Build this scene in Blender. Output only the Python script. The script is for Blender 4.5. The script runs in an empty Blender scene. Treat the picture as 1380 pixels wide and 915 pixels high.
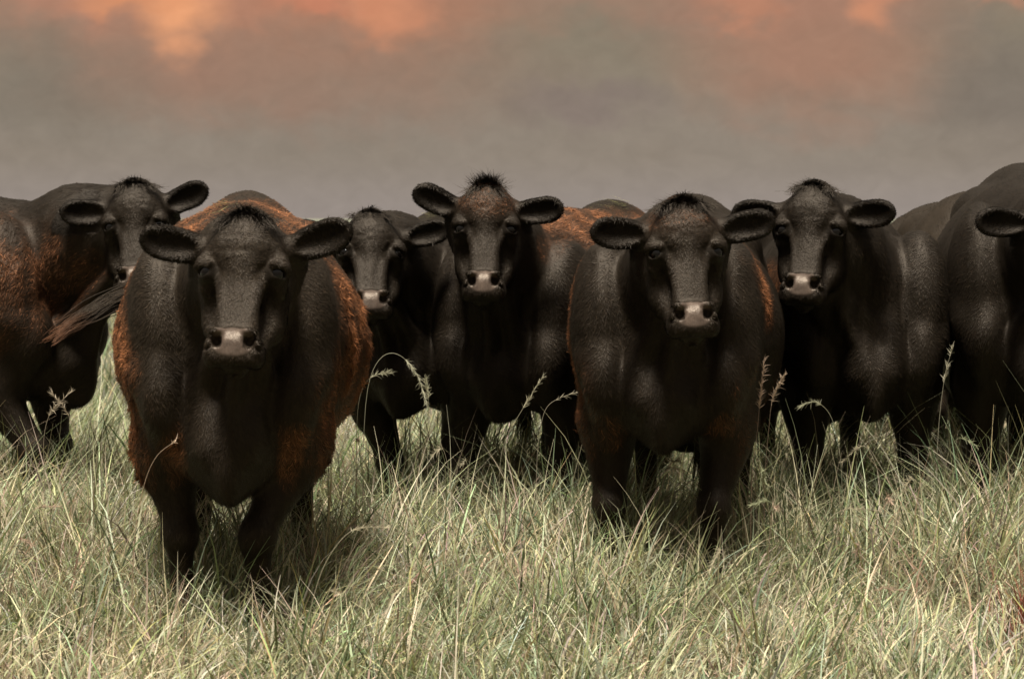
import bpy, math, numpy as np
from mathutils import Matrix, Vector

# ------------------------------------------------------------------ camera, sky, sun, exposure
scn = bpy.context.scene
COL = scn.collection
W0, H0, FPX, HOR = 1380.0, 915.0, 3360.0, 294.0
CAMZ = 1.37
TH = math.atan((H0 / 2 - HOR) / FPX)
cam_data = bpy.data.cameras.new("camera")
cam = bpy.data.objects.new("camera", cam_data)
COL.objects.link(cam)
cam.location = (0, 0, CAMZ)
cam.rotation_euler = (math.pi / 2 - TH, 0, 0)
cam_data.sensor_width = 36.0
cam_data.lens = 36.0 * FPX / W0
cam_data.clip_start = 0.1
cam_data.clip_end = 6000
cam_data.dof.use_dof = True
cam_data.dof.focus_distance = 8.6
cam_data.dof.aperture_fstop = 7.1
scn.camera = cam

SUN_EL, SUN_AZ = 72.0, 14.0          # the sun stands high behind the camera, a little to its left
sd = bpy.data.lights.new("sun", 'SUN')
sd.energy = 5.0
sd.angle = math.radians(13)
sd.color = (1.0, 0.95, 0.86)
sun = bpy.data.objects.new("sun", sd)
COL.objects.link(sun)
sun.rotation_euler = (math.radians(90 - SUN_EL), 0, math.radians(-SUN_AZ))

scn.view_settings.view_transform = 'Standard'
scn.view_settings.look = 'None'
scn.view_settings.exposure = 1.1
scn.view_settings.gamma = 1.0
scn.view_settings.use_curve_mapping = False
scn.cycles.max_bounces = 6
scn.cycles.diffuse_bounces = 2
scn.cycles.glossy_bounces = 2
scn.cycles.transmission_bounces = 3
scn.cycles.transparent_max_bounces = 4

world = bpy.data.worlds.new("World")
scn.world = world
world.use_nodes = True
wt = world.node_tree
wt.nodes.clear()


class NG:
    """tiny helper for writing node trees"""
    def __init__(s, tree): s.t = tree; s.L = tree.links
    def n(s, typ, **kw):
        nd = s.t.nodes.new(typ)
        for k, v in kw.items():
            setattr(nd, k, v)
        return nd
    def put(s, sock, v):
        if isinstance(v, bpy.types.NodeSocket): s.L.new(v, sock)
        elif v is not None: sock.default_value = v
    def m(s, op, a, b=None, c=None, clamp=False):
        nd = s.n('ShaderNodeMath', operation=op, use_clamp=clamp)
        s.put(nd.inputs[0], a)
        if b is not None: s.put(nd.inputs[1], b)
        if c is not None: s.put(nd.inputs[2], c)
        return nd.outputs[0]
    def mix(s, f, a, b):
        nd = s.n('ShaderNodeMix', data_type='RGBA')
        s.put(nd.inputs[0], f); s.put(nd.inputs[6], a); s.put(nd.inputs[7], b)
        return nd.outputs[2]
    def ramp(s, v, lo, hi, smooth=True):
        nd = s.n('ShaderNodeMapRange', interpolation_type='SMOOTHSTEP' if smooth else 'LINEAR')
        s.put(nd.inputs[0], v); nd.inputs[1].default_value = lo; nd.inputs[2].default_value = hi
        return nd.outputs[0]
    def noise(s, vec, scale, detail=4, rough=0.55, dist=0.0):
        nd = s.n('ShaderNodeTexNoise')
        s.put(nd.inputs['Vector'], vec)
        nd.inputs['Scale'].default_value = scale; nd.inputs['Detail'].default_value = detail
        nd.inputs['Roughness'].default_value = rough; nd.inputs['Distortion'].default_value = dist
        return nd


def lin(r, g, b, a=1.0):
    f = lambda c: c / 12.92 if c <= 0.04045 else ((c + 0.055) / 1.055) ** 2.4
    return (f(r / 255), f(g / 255), f(b / 255), a)


g = NG(wt)
tc = g.n('ShaderNodeTexCoord')
sep = g.n('ShaderNodeSeparateXYZ')
g.L.new(tc.outputs['Generated'], sep.inputs[0])
az = g.m('MULTIPLY', g.m('ARCTAN2', sep.outputs[0], sep.outputs[1]), 57.2958)   # degrees, 0 = north of the lens
el = g.m('MULTIPLY', g.m('ARCSINE', sep.outputs[2]), 57.2958)
cmb = g.n('ShaderNodeCombineXYZ')
g.put(cmb.inputs[0], az); g.put(cmb.inputs[1], g.m('MULTIPLY', el, 1.5))
nz1 = g.noise(cmb.outputs[0], 0.34, 5, 0.5, 0.4)
nz2 = g.noise(cmb.outputs[0], 0.11, 3, 0.5, 0.2)
nz3 = g.noise(cmb.outputs[0], 0.9, 4, 0.5, 0.3)
wob1 = g.m('MULTIPLY', g.m('SUBTRACT', nz1.outputs[0], 0.5), 5.0)
wob2 = g.m('MULTIPLY', g.m('SUBTRACT', nz2.outputs[0], 0.5), 7.0)
# grey-brown cloud base, a shade paler over the horizon
base = g.mix(g.ramp(el, 0.0, 1.6), lin(140, 130, 123), lin(134, 123, 111))
base = g.mix(g.ramp(el, 1.5, 4.2), base, lin(128, 117, 101))
base = g.mix(g.m('MULTIPLY', g.ramp(nz1.outputs[0], 0.45, 0.75), g.ramp(el, 0.6, 2.5)), base, lin(124, 113, 100))


def patch(px, py, rx, ry, wa, wb, amt=0.35):
    """soft cloud patch at a bearing and height of the sky, in degrees"""
    a0 = math.degrees(math.atan((px - 690) / FPX)); e0 = math.degrees(math.atan((HOR - py) / FPX))
    rx = rx / FPX * 57.3; ry = ry / FPX * 57.3
    dx = g.m('DIVIDE', g.m('SUBTRACT', g.m('ADD', az, g.m('MULTIPLY', wa, amt)), a0), rx)
    dy = g.m('DIVIDE', g.m('SUBTRACT', g.m('ADD', el, g.m('MULTIPLY', wb, amt)), e0), ry)
    r = g.m('SQRT', g.m('ADD', g.m('MULTIPLY', dx, dx), g.m('MULTIPLY', dy, dy)))
    return g.ramp(r, 1.25, 0.15)


skyc = base
for (px, py, rx, ry, colr, st) in [
    (230, 30, 260, 140, (156, 117, 97), 0.85), (70, -10, 260, 60, (168, 122, 100), 0.7), (330, -12, 330, 50, (172, 122, 98), 0.7), (520, 0, 220, 110, (165, 116, 92), 0.8),
    (430, 110, 330, 80, (144, 113, 96), 0.6), (1090, 60, 220, 130, (156, 117, 97), 0.85),
    (1000, -10, 420, 60, (160, 116, 96), 0.5), (1350, 130, 130, 90, (112, 103, 94), 0.6),
    (790, 140, 120, 40, (122, 108, 102), 0.6), (60, 120, 170, 90, (116, 108, 96), 0.6),
    (245, 15, 62, 75, (218, 152, 110), 0.95), (180, -8, 80, 34, (206, 138, 98), 0.8),
    (525, 14, 66, 56, (202, 136, 102), 0.75), (440, -6, 90, 26, (190, 122, 94), 0.7), (1000, 8, 60, 34, (184, 126, 98), 0.6),
    (1175, 8, 40, 42, (200, 136, 102), 0.7), (1300, -14, 150, 26, (196, 130, 100), 0.6),
]:
    f = patch(px, py, rx, ry, wob1, g.m('MULTIPLY', g.m('SUBTRACT', nz3.outputs[0], 0.5), 4.0), 0.42)
    skyc = g.mix(g.m('MULTIPLY', f, st), skyc, lin(*colr))
tex = g.noise(cmb.outputs[0], 1.5, 6, 0.62, 0.6)
tv = g.n('ShaderNodeVectorMath', operation='SCALE'); g.L.new(skyc, tv.inputs[0]); g.put(tv.inputs['Scale'], g.m('ADD', 0.86, g.m('MULTIPLY', tex.outputs[0], 0.28)))
skyc = tv.outputs[0]
# further up the cloud thins; this unseen sky is brightened to light the scene
up = g.ramp(el, 10.0, 75.0)
skyc = g.mix(up, skyc, (0.62, 0.55, 0.45, 1))
nish = g.n('ShaderNodeTexSky', sky_type='NISHITA')
nish.sun_disc = False
nish.sun_elevation = math.radians(SUN_EL)
nish.sun_rotation = math.radians(180 + SUN_AZ)
b1 = g.n('ShaderNodeBackground'); g.L.new(nish.outputs[0], b1.inputs[0]); b1.inputs[1].default_value = 0.05
b2 = g.n('ShaderNodeBackground'); g.put(b2.inputs[0], skyc); b2.inputs[1].default_value = 1.18 * 2 ** -1.1
mx = g.n('ShaderNodeMixShader')
g.put(mx.inputs[0], g.m('SUBTRACT', 1.0, g.m('MULTIPLY', up, 0.35)))
g.L.new(b1.outputs[0], mx.inputs[1]); g.L.new(b2.outputs[0], mx.inputs[2])
wo = g.n('ShaderNodeOutputWorld'); g.L.new(mx.outputs[0], wo.inputs[0])

# ------------------------------------------------------------------ helpers


def at(px, py, Y):
    """point at distance Y seen at pixel (px,py) of the photograph"""
    c, s_ = math.cos(TH), math.sin(TH)
    u = (px - W0 / 2) / FPX; v = (H0 / 2 - py) / FPX
    d = np.array([u, c + v * s_, -s_ + v * c])
    return np.array([0, 0, CAMZ]) + d * (Y / d[1])


def hash3(ix, iy, iz, seed):
    h = (ix.astype(np.int64) * 374761393 + iy.astype(np.int64) * 668265263 + iz.astype(np.int64) * 2147483647 + seed * 144665) & 0xFFFFFFFF
    h = ((h ^ (h >> 13)) * 1274126177) & 0xFFFFFFFF
    h = h ^ (h >> 16)
    return (h & 0xFFFF).astype(np.float32) / 65535.0


def vnoise(p, scale, seed=0, octv=2):
    """value noise, about -1..1"""
    out = np.zeros(len(p), np.float32); amp = 1.0; tot = 0
    for o in range(octv):
        q = p * (scale * 2 ** o) + 17.3 * o
        i = np.floor(q).astype(np.int64); f = (q - i).astype(np.float32); f = f * f * (3 - 2 * f)
        acc = 0
        for dx in (0, 1):
            wx = f[:, 0] if dx else 1 - f[:, 0]
            for dy in (0, 1):
                wy = f[:, 1] if dy else 1 - f[:, 1]
                for dz in (0, 1):
                    wz = f[:, 2] if dz else 1 - f[:, 2]
                    acc = acc + wx * wy * wz * hash3(i[:, 0] + dx, i[:, 1] + dy, i[:, 2] + dz, seed + o)
        out += amp * (acc * 2 - 1); tot += amp; amp *= 0.5
    return out / tot


def make_mesh(name, verts, faces, mat, parent=None, attrs=None, smooth=True, loops=None):
    """verts (n,3); faces: list of int arrays (m,3) or (m,4)"""
    me = bpy.data.meshes.new(name)
    nv = len(verts)
    me.vertices.add(nv)
    me.vertices.foreach_set('co', np.asarray(verts, np.float32).ravel())
    fl = [np.asarray(f, np.int32) for f in faces if len(f)]
    nl = sum(f.size for f in fl); npoly = sum(len(f) for f in fl)
    me.loops.add(nl)
    me.loops.foreach_set('vertex_index', np.concatenate([f.ravel() for f in fl]))
    me.polygons.add(npoly)
    sizes = np.concatenate([np.full(len(f), f.shape[1], np.int32) for f in fl])
    starts = np.concatenate([[0], np.cumsum(sizes)[:-1]]).astype(np.int32)
    me.polygons.foreach_set('loop_start', starts)
    me.polygons.foreach_set('use_smooth', np.full(npoly, smooth))
    for k, (typ, arr) in (attrs or {}).items():
        at_ = me.attributes.new(k, typ, 'POINT')
        at_.data.foreach_set('color' if typ == 'FLOAT_COLOR' else 'value', np.asarray(arr, np.float32).ravel())
    me.update()
    me.materials.append(mat)
    ob = bpy.data.objects.new(name, me)
    COL.objects.link(ob)
    if parent: ob.parent = parent
    return ob


def new_mat(name):
    m = bpy.data.materials.new(name); m.use_nodes = True
    m.node_tree.nodes.clear()
    return m, NG(m.node_tree)


# ------------------------------------------------------------------ materials
def coat_material():
    m, g = new_mat("cattle_coat")
    at_ = g.n('ShaderNodeAttribute', attribute_name='coat')
    gl = g.n('ShaderNodeAttribute', attribute_name='gloss')
    tco = g.n('ShaderNodeTexCoord')
    mp = g.n('ShaderNodeMapping'); mp.inputs['Scale'].default_value = (1, 1, 0.35)
    g.L.new(tco.outputs['Object'], mp.inputs[0])
    nf = g.noise(mp.outputs[0], 160, 3, 0.7)
    nl = g.noise(tco.outputs['Object'], 9, 4, 0.6)
    v = g.m('MULTIPLY', g.m('ADD', 0.55, g.m('MULTIPLY', nf.outputs[0], 0.9)), g.m('ADD', 0.72, g.m('MULTIPLY', nl.outputs[0], 0.56)))
    vm = g.n('ShaderNodeVectorMath', operation='SCALE')
    g.L.new(at_.outputs['Color'], vm.inputs[0]); g.put(vm.inputs['Scale'], v)
    p = g.n('ShaderNodeBsdfPrincipled')
    g.L.new(vm.outputs[0], p.inputs['Base Color'])
    g.put(p.inputs['Roughness'], g.m('SUBTRACT', 0.56, g.m('MULTIPLY', gl.outputs['Fac'], 0.14)))
    g.put(p.inputs['Specular IOR Level'], g.m('ADD', 0.11, g.m('MULTIPLY', gl.outputs['Fac'], 0.30)))
    p.inputs['Specular Tint'].default_value = (1.0, 0.84, 0.68, 1)
    bp = g.n('ShaderNodeBump'); bp.inputs['Strength'].default_value = 0.5; bp.inputs['Distance'].default_value = 0.004
    g.L.new(nf.outputs[0], bp.inputs['Height']); g.L.new(bp.outputs[0], p.inputs['Normal'])
    o = g.n('ShaderNodeOutputMaterial'); g.L.new(p.outputs[0], o.inputs[0])
    return m


def eye_material():
    m, g = new_mat("eye_dark_glossy")
    p = g.n('ShaderNodeBsdfPrincipled')
    p.inputs['Base Color'].default_value = (0.002, 0.0015, 0.0012, 1); p.inputs['Roughness'].default_value = 0.05
    p.inputs['Specular IOR Level'].default_value = 0.35
    o = g.n('ShaderNodeOutputMaterial'); g.L.new(p.outputs[0], o.inputs[0])
    return m


def grass_material(name, trans=0.32, rough=0.55):
    m, g = new_mat(name)
    a = g.n('ShaderNodeAttribute', attribute_name='tint')
    p = g.n('ShaderNodeBsdfPrincipled'); g.L.new(a.outputs['Color'], p.inputs['Base Color'])
    p.inputs['Roughness'].default_value = rough; p.inputs['Specular IOR Level'].default_value = 0.3
    t = g.n('ShaderNodeBsdfTranslucent'); g.L.new(a.outputs['Color'], t.inputs[0])
    mx = g.n('ShaderNodeMixShader'); mx.inputs[0].default_value = trans
    g.L.new(p.outputs[0], mx.inputs[1]); g.L.new(t.outputs[0], mx.inputs[2])
    o = g.n('ShaderNodeOutputMaterial'); g.L.new(mx.outputs[0], o.inputs[0])
    return m


def ground_material():
    m, g = new_mat("pasture_soil_and_thatch")
    tco = g.n('ShaderNodeTexCoord')
    n1 = g.noise(tco.outputs['Object'], 0.35, 6, 0.6); n2 = g.noise(tco.outputs['Object'], 18, 5, 0.7)
    c = g.mix(g.ramp(n2.outputs[0], 0.35, 0.65), (0.045, 0.042, 0.024, 1), (0.10, 0.092, 0.055, 1))
    far = g.mix(g.ramp(n1.outputs[0], 0.35, 0.65), (0.10, 0.105, 0.07, 1), (0.13, 0.13, 0.09, 1))
    cc = g.n('ShaderNodeSeparateXYZ'); g.L.new(tco.outputs['Object'], cc.inputs[0])
    c = g.mix(g.ramp(cc.outputs[1], 13, 34), c, far)
    p = g.n('ShaderNodeBsdfPrincipled'); g.put(p.inputs['Base Color'], c); p.inputs['Roughness'].default_value = 0.9
    bp = g.n('ShaderNodeBump'); bp.inputs['Strength'].default_value = 0.8; bp.inputs['Distance'].default_value = 0.05
    g.L.new(n2.outputs[0], bp.inputs['Height']); g.L.new(bp.outputs[0], p.inputs['Normal'])
    o = g.n('ShaderNodeOutputMaterial'); g.L.new(p.outputs[0], o.inputs[0])
    return m


COAT = coat_material(); EYE = eye_material()
GRASS = grass_material("grass_blades"); GROUND = ground_material()

# ------------------------------------------------------------------ ground: one sheet to the horizon


def ground():
    ax = np.concatenate([-np.geomspace(2500, 30, 14), np.linspace(-24, 24, 49), np.geomspace(30, 2500, 14)])
    ay = np.concatenate([[-60, -20, -5], np.linspace(0, 40, 41), np.geomspace(50, 3500, 18)])
    X, Y = np.meshgrid(ax, ay, indexing='ij')
    P = np.stack([X.ravel(), Y.ravel(), np.zeros(X.size)], 1)
    P[:, 2] = 0.03 * vnoise(P, 0.6, 3, 2) * np.clip(1 - np.abs(P[:, 1]) / 60, 0, 1)
    nx, ny = len(ax), len(ay)
    i, j = np.meshgrid(np.arange(nx - 1), np.arange(ny - 1), indexing='ij'); a = (i * ny + j).ravel()
    ob = make_mesh("ground", P, [np.stack([a, a + ny, a + ny + 1, a + 1], 1)], GROUND)
    ob['kind'] = 'structure'
    return ob


ground()

# ------------------------------------------------------------------ implicit surfaces -> one continuous mesh


class Field:
    def __init__(s, xs, ys, zs):
        s.ax = [np.asarray(a, np.float32) for a in (xs, ys, zs)]
        s.F = np.full([len(a) for a in s.ax], 1.0, np.float32)

    def sl(s, lo, hi, pad):
        r = []
        for a, l, h in zip(s.ax, lo, hi):
            i0 = int(np.searchsorted(a, l - pad)); i1 = int(np.searchsorted(a, h + pad))
            if i1 <= i0: return None
            r.append(slice(i0, i1))
        return tuple(r)

    def comb(s, sl, d, k, sub):
        A = s.F[sl]
        if sub:
            B = -d
            h = np.maximum(k - np.abs(A - B), 0) / k
            s.F[sl] = np.maximum(A, B) + h * h * (k * 0.25)
        else:
            h = np.maximum(k - np.abs(A - d), 0) / k
            s.F[sl] = np.minimum(A, d) - h * h * (k * 0.25)

    def ell(s, c, r, k=0.06, R=None, sub=False):
        """ellipsoid: centre, semi-axes, blend, optional 3x3 axes (columns)"""
        c = np.asarray(c, float); r = np.asarray(r, float)
        R = np.eye(3) if R is None else np.asarray(R)
        ext = np.sqrt(((R * r) ** 2).sum(1))
        sl = s.sl(c - ext, c + ext, k + 0.012)
        if sl is None: return
        x = (s.ax[0][sl[0]] - c[0])[:, None, None]; y = (s.ax[1][sl[1]] - c[1])[None, :, None]; z = (s.ax[2][sl[2]] - c[2])[None, None, :]
        k0 = 0; k1 = 0
        for i in range(3):
            q = x * float(R[0, i]) + y * float(R[1, i]) + z * float(R[2, i])
            q = (q / float(r[i])).astype(np.float32) ** 2
            k0 = k0 + q; k1 = k1 + q / float(r[i] ** 2)
        k0 = np.sqrt(k0); k1 = np.sqrt(k1) + 1e-6
        s.comb(sl, (k0 * (k0 - 1) / k1).astype(np.float32), k, sub)

    def cone(s, a, b, r1, r2, k=0.05, sc=(1, 1, 1), sub=False):
        """round cone from a to b; sc squeezes the cross-section along each axis"""
        a = np.asarray(a, float); b = np.asarray(b, float); sc = np.asarray(sc, float)
        rm = max(r1, r2) * sc
        sl = s.sl(np.minimum(a, b) - rm, np.maximum(a, b) + rm, k + 0.012)
        if sl is None: return
        x = ((s.ax[0][sl[0]] - a[0]) / sc[0])[:, None, None]; y = ((s.ax[1][sl[1]] - a[1]) / sc[1])[None, :, None]; z = ((s.ax[2][sl[2]] - a[2]) / sc[2])[None, None, :]
        ba = (b - a) / sc; l2 = float((ba ** 2).sum())
        h = np.clip((x * float(ba[0]) + y * float(ba[1]) + z * float(ba[2])) / l2, 0, 1).astype(np.float32)
        d = np.sqrt((x - ba[0] * h) ** 2 + (y - ba[1] * h) ** 2 + (z - ba[2] * h) ** 2)
        d = (d - (r1 + (r2 - r1) * h)) * float(sc.min())
        s.comb(sl, d.astype(np.float32), k, sub)

    def mesh(s):
        F = s.F; I = F < 0
        c = I.astype(np.int8)
        cnt = sum(c[i:F.shape[0] - 1 + i, j:F.shape[1] - 1 + j, k:F.shape[2] - 1 + k] for i in (0, 1) for j in (0, 1) for k in (0, 1))
        mixed = (cnt > 0) & (cnt < 8)
        ci, cj, ck = np.nonzero(mixed)
        idx = np.full(mixed.shape, -1, np.int32); idx[ci, cj, ck] = np.arange(len(ci))
        acc = np.zeros((len(ci), 3)); n = np.zeros(len(ci))
        crn = [(i, j, k) for i in (0, 1) for j in (0, 1) for k in (0, 1)]
        val = {q: F[ci + q[0], cj + q[1], ck + q[2]] for q in crn}
        pos = {q: np.stack([s.ax[0][ci + q[0]], s.ax[1][cj + q[1]], s.ax[2][ck + q[2]]], 1) for q in crn}
        for q in crn:
            for ax in range(3):
                if q[ax]: continue
                q2 = list(q); q2[ax] = 1; q2 = tuple(q2)
                a, b = val[q], val[q2]; m = (a < 0) != (b < 0)
                t = np.clip(a[m] / (a[m] - b[m]), 0, 1)[:, None]
                acc[m] += pos[q][m] * (1 - t) + pos[q2][m] * t; n[m] += 1
        V = acc / n[:, None]
        quads = []
        for ax in range(3):
            sl1 = [slice(None)] * 3; sl2 = [slice(None)] * 3; sl1[ax] = slice(0, -1); sl2[ax] = slice(1, None)
            ch = I[tuple(sl1)] != I[tuple(sl2)]
            e = np.array(np.nonzero(ch)).T
            u, v = [(1, 2), (2, 0), (0, 1)][ax]
            ok = (e[:, u] > 0) & (e[:, v] > 0) & (e[:, u] < F.shape[u] - 1) & (e[:, v] < F.shape[v] - 1)
            e = e[ok]
            def cell(du, dv):
                q = e.copy(); q[:, u] += du; q[:, v] += dv
                return idx[q[:, 0], q[:, 1], q[:, 2]]
            Q = np.stack([cell(-1, -1), cell(0, -1), cell(0, 0), cell(-1, 0)], 1)
            flip = ~I[e[:, 0], e[:, 1], e[:, 2]]
            Q[flip] = Q[flip][:, ::-1]
            quads.append(Q)
        return V, np.concatenate(quads)


def vertex_normals(V, Q):
    fn = np.cross(V[Q[:, 2]] - V[Q[:, 0]], V[Q[:, 3]] - V[Q[:, 1]])
    N = np.zeros_like(V)
    for i in range(4):
        for ax in range(3):
            N[:, ax] += np.bincount(Q[:, i], fn[:, ax], len(V))
    return N / (np.linalg.norm(N, axis=1, keepdims=True) + 1e-12), np.linalg.norm(fn, axis=1) * 0.5


def smooth_verts(V, Q, it=1, f=0.5):
    for _ in range(it):
        S = np.zeros_like(V); n = np.zeros(len(V))
        for i in range(4):
            for j in ((i + 1) % 4, (i + 3) % 4):
                for ax in range(3): S[:, ax] += np.bincount(Q[:, i], V[Q[:, j], ax], len(V))
                n += np.bincount(Q[:, i], minlength=len(V))
        V = V * (1 - f) + f * S / np.maximum(n, 1)[:, None]
    return V


def axis(lo, hi, flo, fhi, fine, coarse):
    flo, fhi = max(flo, lo), min(fhi, hi)
    parts = []
    if flo > lo: parts.append(np.linspace(lo, flo, max(2, int((flo - lo) / coarse)))[:-1])
    parts.append(np.linspace(flo, fhi, int((fhi - flo) / fine)))
    if fhi < hi: parts.append(np.linspace(fhi, hi, max(2, int((hi - fhi) / coarse)))[1:])
    return np.concatenate(parts)


def rot(yaw=0, pitch=0, roll=0):
    return np.array(Matrix.Rotation(math.radians(yaw), 3, 'Z') @ Matrix.Rotation(math.radians(pitch), 3, 'X') @ Matrix.Rotation(math.radians(roll), 3, 'Y'))


def ss(x, a, b):
    t = np.clip((x - a) / (b - a), 0, 1)
    return t * t * (3 - 2 * t)


def strands(P, N, comb, length, lift, width, color, rng, curl=0.0, segs=2, droop=0.0):
    """flat tapering hairs: P roots, N surface normals, comb directions"""
    n = len(P)
    T = comb + N * lift[:, None]
    T /= np.linalg.norm(T, axis=1, keepdims=True) + 1e-9
    Wd = np.cross(N, T); Wd /= np.linalg.norm(Wd, axis=1, keepdims=True) + 1e-9
    C = Wd * (rng.normal(size=n) * curl)[:, None] - N * (0.5 * lift * rng.uniform(.4, 1, n))[:, None] + np.array([0, 0, -1.0]) * droop
    V = []; F = []
    for s_ in range(segs + 1):
        t = s_ / segs
        c = P + (T * t + C * t * t) * length[:, None]
        w = width * (1 - 0.75 * t) if s_ < segs else None
        if s_ < segs:
            V.append(c - Wd * (w * 0.5)[:, None]); V.append(c + Wd * (w * 0.5)[:, None])
        else:
            V.append(c)
    k = 2 * segs + 1
    VV = np.stack(V, 1).reshape(-1, 3)
    b = np.arange(n) * k
    quads = [np.stack([b + 2 * s_, b + 2 * s_ + 1, b + 2 * s_ + 3, b + 2 * s_ + 2], 1) for s_ in range(segs - 1)]
    tris = np.stack([b + 2 * segs - 2, b + 2 * segs - 1, b + 2 * segs], 1)
    return VV, (np.concatenate(quads) if quads else np.zeros((0, 4), int)), tris, np.repeat(color, k, 0)


BLACK = np.array([0.0098, 0.0070, 0.0045]); RED = np.array([0.125, 0.048, 0.020]); NOSE = np.array([0.060, 0.043, 0.033])
# ------------------------------------------------------------------ cattle


ZS = 1.075


def build_cow(label, px, Y, yaw, hx=1.0, lift=.05, spike=0.0, size=1.0, head=(330, 272, 7.6), hyaw=0, hpitch=25, hroll=0, hs=1.0,
              ears=((0, 0), (0, 0)), feet=((-.20, 0), (.20, 0)), hfeet=((-.19, 0), (.19, 0)), red=(), face_red=0.0, brown=1.0,
              fat=1.0, tail=None, tuft=1.0, tuft_len=.05, nfur=60000, seed=1, low_head=None, fine=.0048, coarse=.0125, eyes_open=1.0, legred=0.0):
    rng = np.random.default_rng(seed)
    gp = at(px, 800, Y)
    root = bpy.data.objects.new("cow", None); COL.objects.link(root)
    root.empty_display_size = 0.3
    root.location = (gp[0], Y, 0); root.rotation_euler = (0, 0, math.radians(yaw))
    root['label'] = label; root['category'] = 'cow'; root['group'] = 'black cattle standing in the pasture'
    S = size
    Rw = rot(yaw)
    if low_head is None:
        pw = at(*head)
        poll = Rw.T @ (pw - np.array([gp[0], Y, 0]))
        Rh = Rw.T @ rot(hyaw, -hpitch, hroll)
    else:
        poll = np.array(low_head) * S
        Rh = rot(hyaw, -hpitch, hroll)
    hl = lambda *p: poll + Rh @ (np.array(p) * (hx, 1, ZS) * hs)
    P3 = lambda x, y, z: np.array([x, y, z]) * S
    # grid: fine round the head and ears, coarser over the trunk
    hp = np.array([hl(x, y, z) for x in (-.36, .36) for y in (-.1, .22) for z in (.06, -.53)])
    hlo, hhi = hp.min(0), hp.max(0)
    blo = np.array([-.50 * S * fat, -.52 * S, -.01]); bhi = np.array([.50 * S * fat, 1.62 * S, 1.52 * S])
    blo = np.minimum(blo, hlo - .02); bhi = np.maximum(bhi, hhi + .02)
    A = [axis(blo[i], bhi[i], hlo[i], hhi[i], fine, coarse) for i in range(3)]
    f = Field(*A)
    E = lambda c, r, k=.08, R=None: f.ell(P3(*c), np.array(r) * S, k * S, R)
    C = lambda a, b, r1, r2, k=.05, sc=(1, 1, 1): f.cone(P3(*a), P3(*b), r1 * S, r2 * S, k * S, sc)
    # trunk
    E((0, .52, .98), (.385 * fat, .60, .42), .1)
    E((0, .76, .90), (.425 * fat, .52, .385), .12)
    C((0, .0, 1.25), (0, 1.15, 1.345), .09, .10, .12)
    E((0, 1.13, 1.11), (.31, .33, .32), .12)
    for sx in (-1, 1):
        E((sx * .20, .93, 1.27), (.085, .12, .085), .09)
        E((sx * .13, 1.38, 1.10), (.08, .08, .12), .09)
        E((sx * .20, 1.2, .80), (.135, .22, .32), .1)
        E((sx * .215, -.02, .99), (.13, .21, .31), .07)
        E((sx * .205, -.17, .82), (.078, .095, .13), .045)
        C((sx * .215, .03, 1.22), (sx * .245, -.13, .88), .055, .070, .035)
        C((sx * .185, -.17, .76), (sx * .20, -.03, .56), .066, .060, .04)
        C((sx * .065, -.20, .92), (sx * .05, -.27, .66 + lift), .045, .05, .035)
    E((0, .0, .84 + lift / 2), (.225, .20, .31 - lift / 2), .08)
    E((0, -.13, .66 + lift), (.155, .17, .175), .07)
    E((0, -.22, .545 + lift), (.040, .10, .070), .07)
    # neck and dewlap
    nb = poll + Rh @ (np.array([0, .15, -.13]) * hs)
    mid = (P3(0, -.02, 1.07) * .52 + nb * .48)
    if low_head is None: mid += np.array([0, 0, .02])
    f.cone(P3(0, .02, 1.02), mid, .285 * S, .205 * S, .06, (.74, 1, 1))
    f.cone(mid, nb, .205 * S, .145 * hs, .06, (.80, 1, 1))
    th = hl(0, .17, -.28)
    m2 = (th + P3(0, -.22, .80)) / 2 + np.array([0, .03, 0])
    f.cone(th, m2, .055, .06, .06, (.45, 1, 1))
    f.cone(m2, P3(0, -.25, .62 + lift), .06, .09, .045, (.36, 1, 1))
    f.cone(th + np.array([.045, .01, 0]), P3(.10, -.2, .80), .03, .03, .05)
    f.cone(th - np.array([.045, -.01, 0]), P3(-.10, -.2, .80), .03, .03, .05)
    # legs
    for (sx, (fx, fy)) in zip((-1, 1), feet):
        E((sx * .225, .03, .70), (.095, .14, .18), .05)
        C((sx * .215, .02, .64), (fx * .9 + sx * .02, fy + .0, .39), .100, .052, .045)
        E((fx, fy - .012, .36), (.062, .062, .070), .022)
        C((fx, fy, .33), (fx, fy + .005, .14), .042, .034, .02)
        E((fx, fy, .12), (.045, .05, .045), .03)
        C((fx, fy - .01, .10), (fx, fy - .045, .035), .042, .056, .02)
    for (sx, (fx, fy)) in zip((-1, 1), hfeet):
        C((sx * .22, 1.08, .72), (fx, 1.30 + fy, .52), .125, .062, .06)
        E((fx, 1.36 + fy, .47), (.048, .075, .07), .04)
        C((fx, 1.35 + fy, .46), (fx, 1.30 + fy, .14), .048, .036, .03)
        E((fx, 1.30 + fy, .12), (.045, .05, .045), .03)
        C((fx, 1.29 + fy, .10), (fx, 1.25 + fy, .035), .042, .056, .02)
    # udder or sheath line and tail
    E((0, 1.0, .56), (.13, .16, .11), .09)
    tp = [(0, 1.42, 1.22), (0, 1.50, 1.10), (0, 1.50, .85), (.01, 1.49, .60)] if tail is None else [tuple(Rw.T @ (at(*q) - np.array([gp[0], Y, 0])) / S) for q in tail['dock']]
    for a, b, r in zip(tp[:-1], tp[1:], (.036, .028, .022)):
        C(a, b, r, r - .006, .03)
    # head
    HE = lambda c, r, k=.04, R=None, sub=False: f.ell(hl(*c), np.array(r) * hs, k * hs, Rh if R is None else Rh @ R, sub)

    def HC(a, b, r1, r2, k=.03, sub=False): f.cone(hl(*a), hl(*b), r1 * hs, r2 * hs, k * hs, (1, 1, 1), sub)
    HE((0, .095, -.135), (.102, .105, .108))
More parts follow.
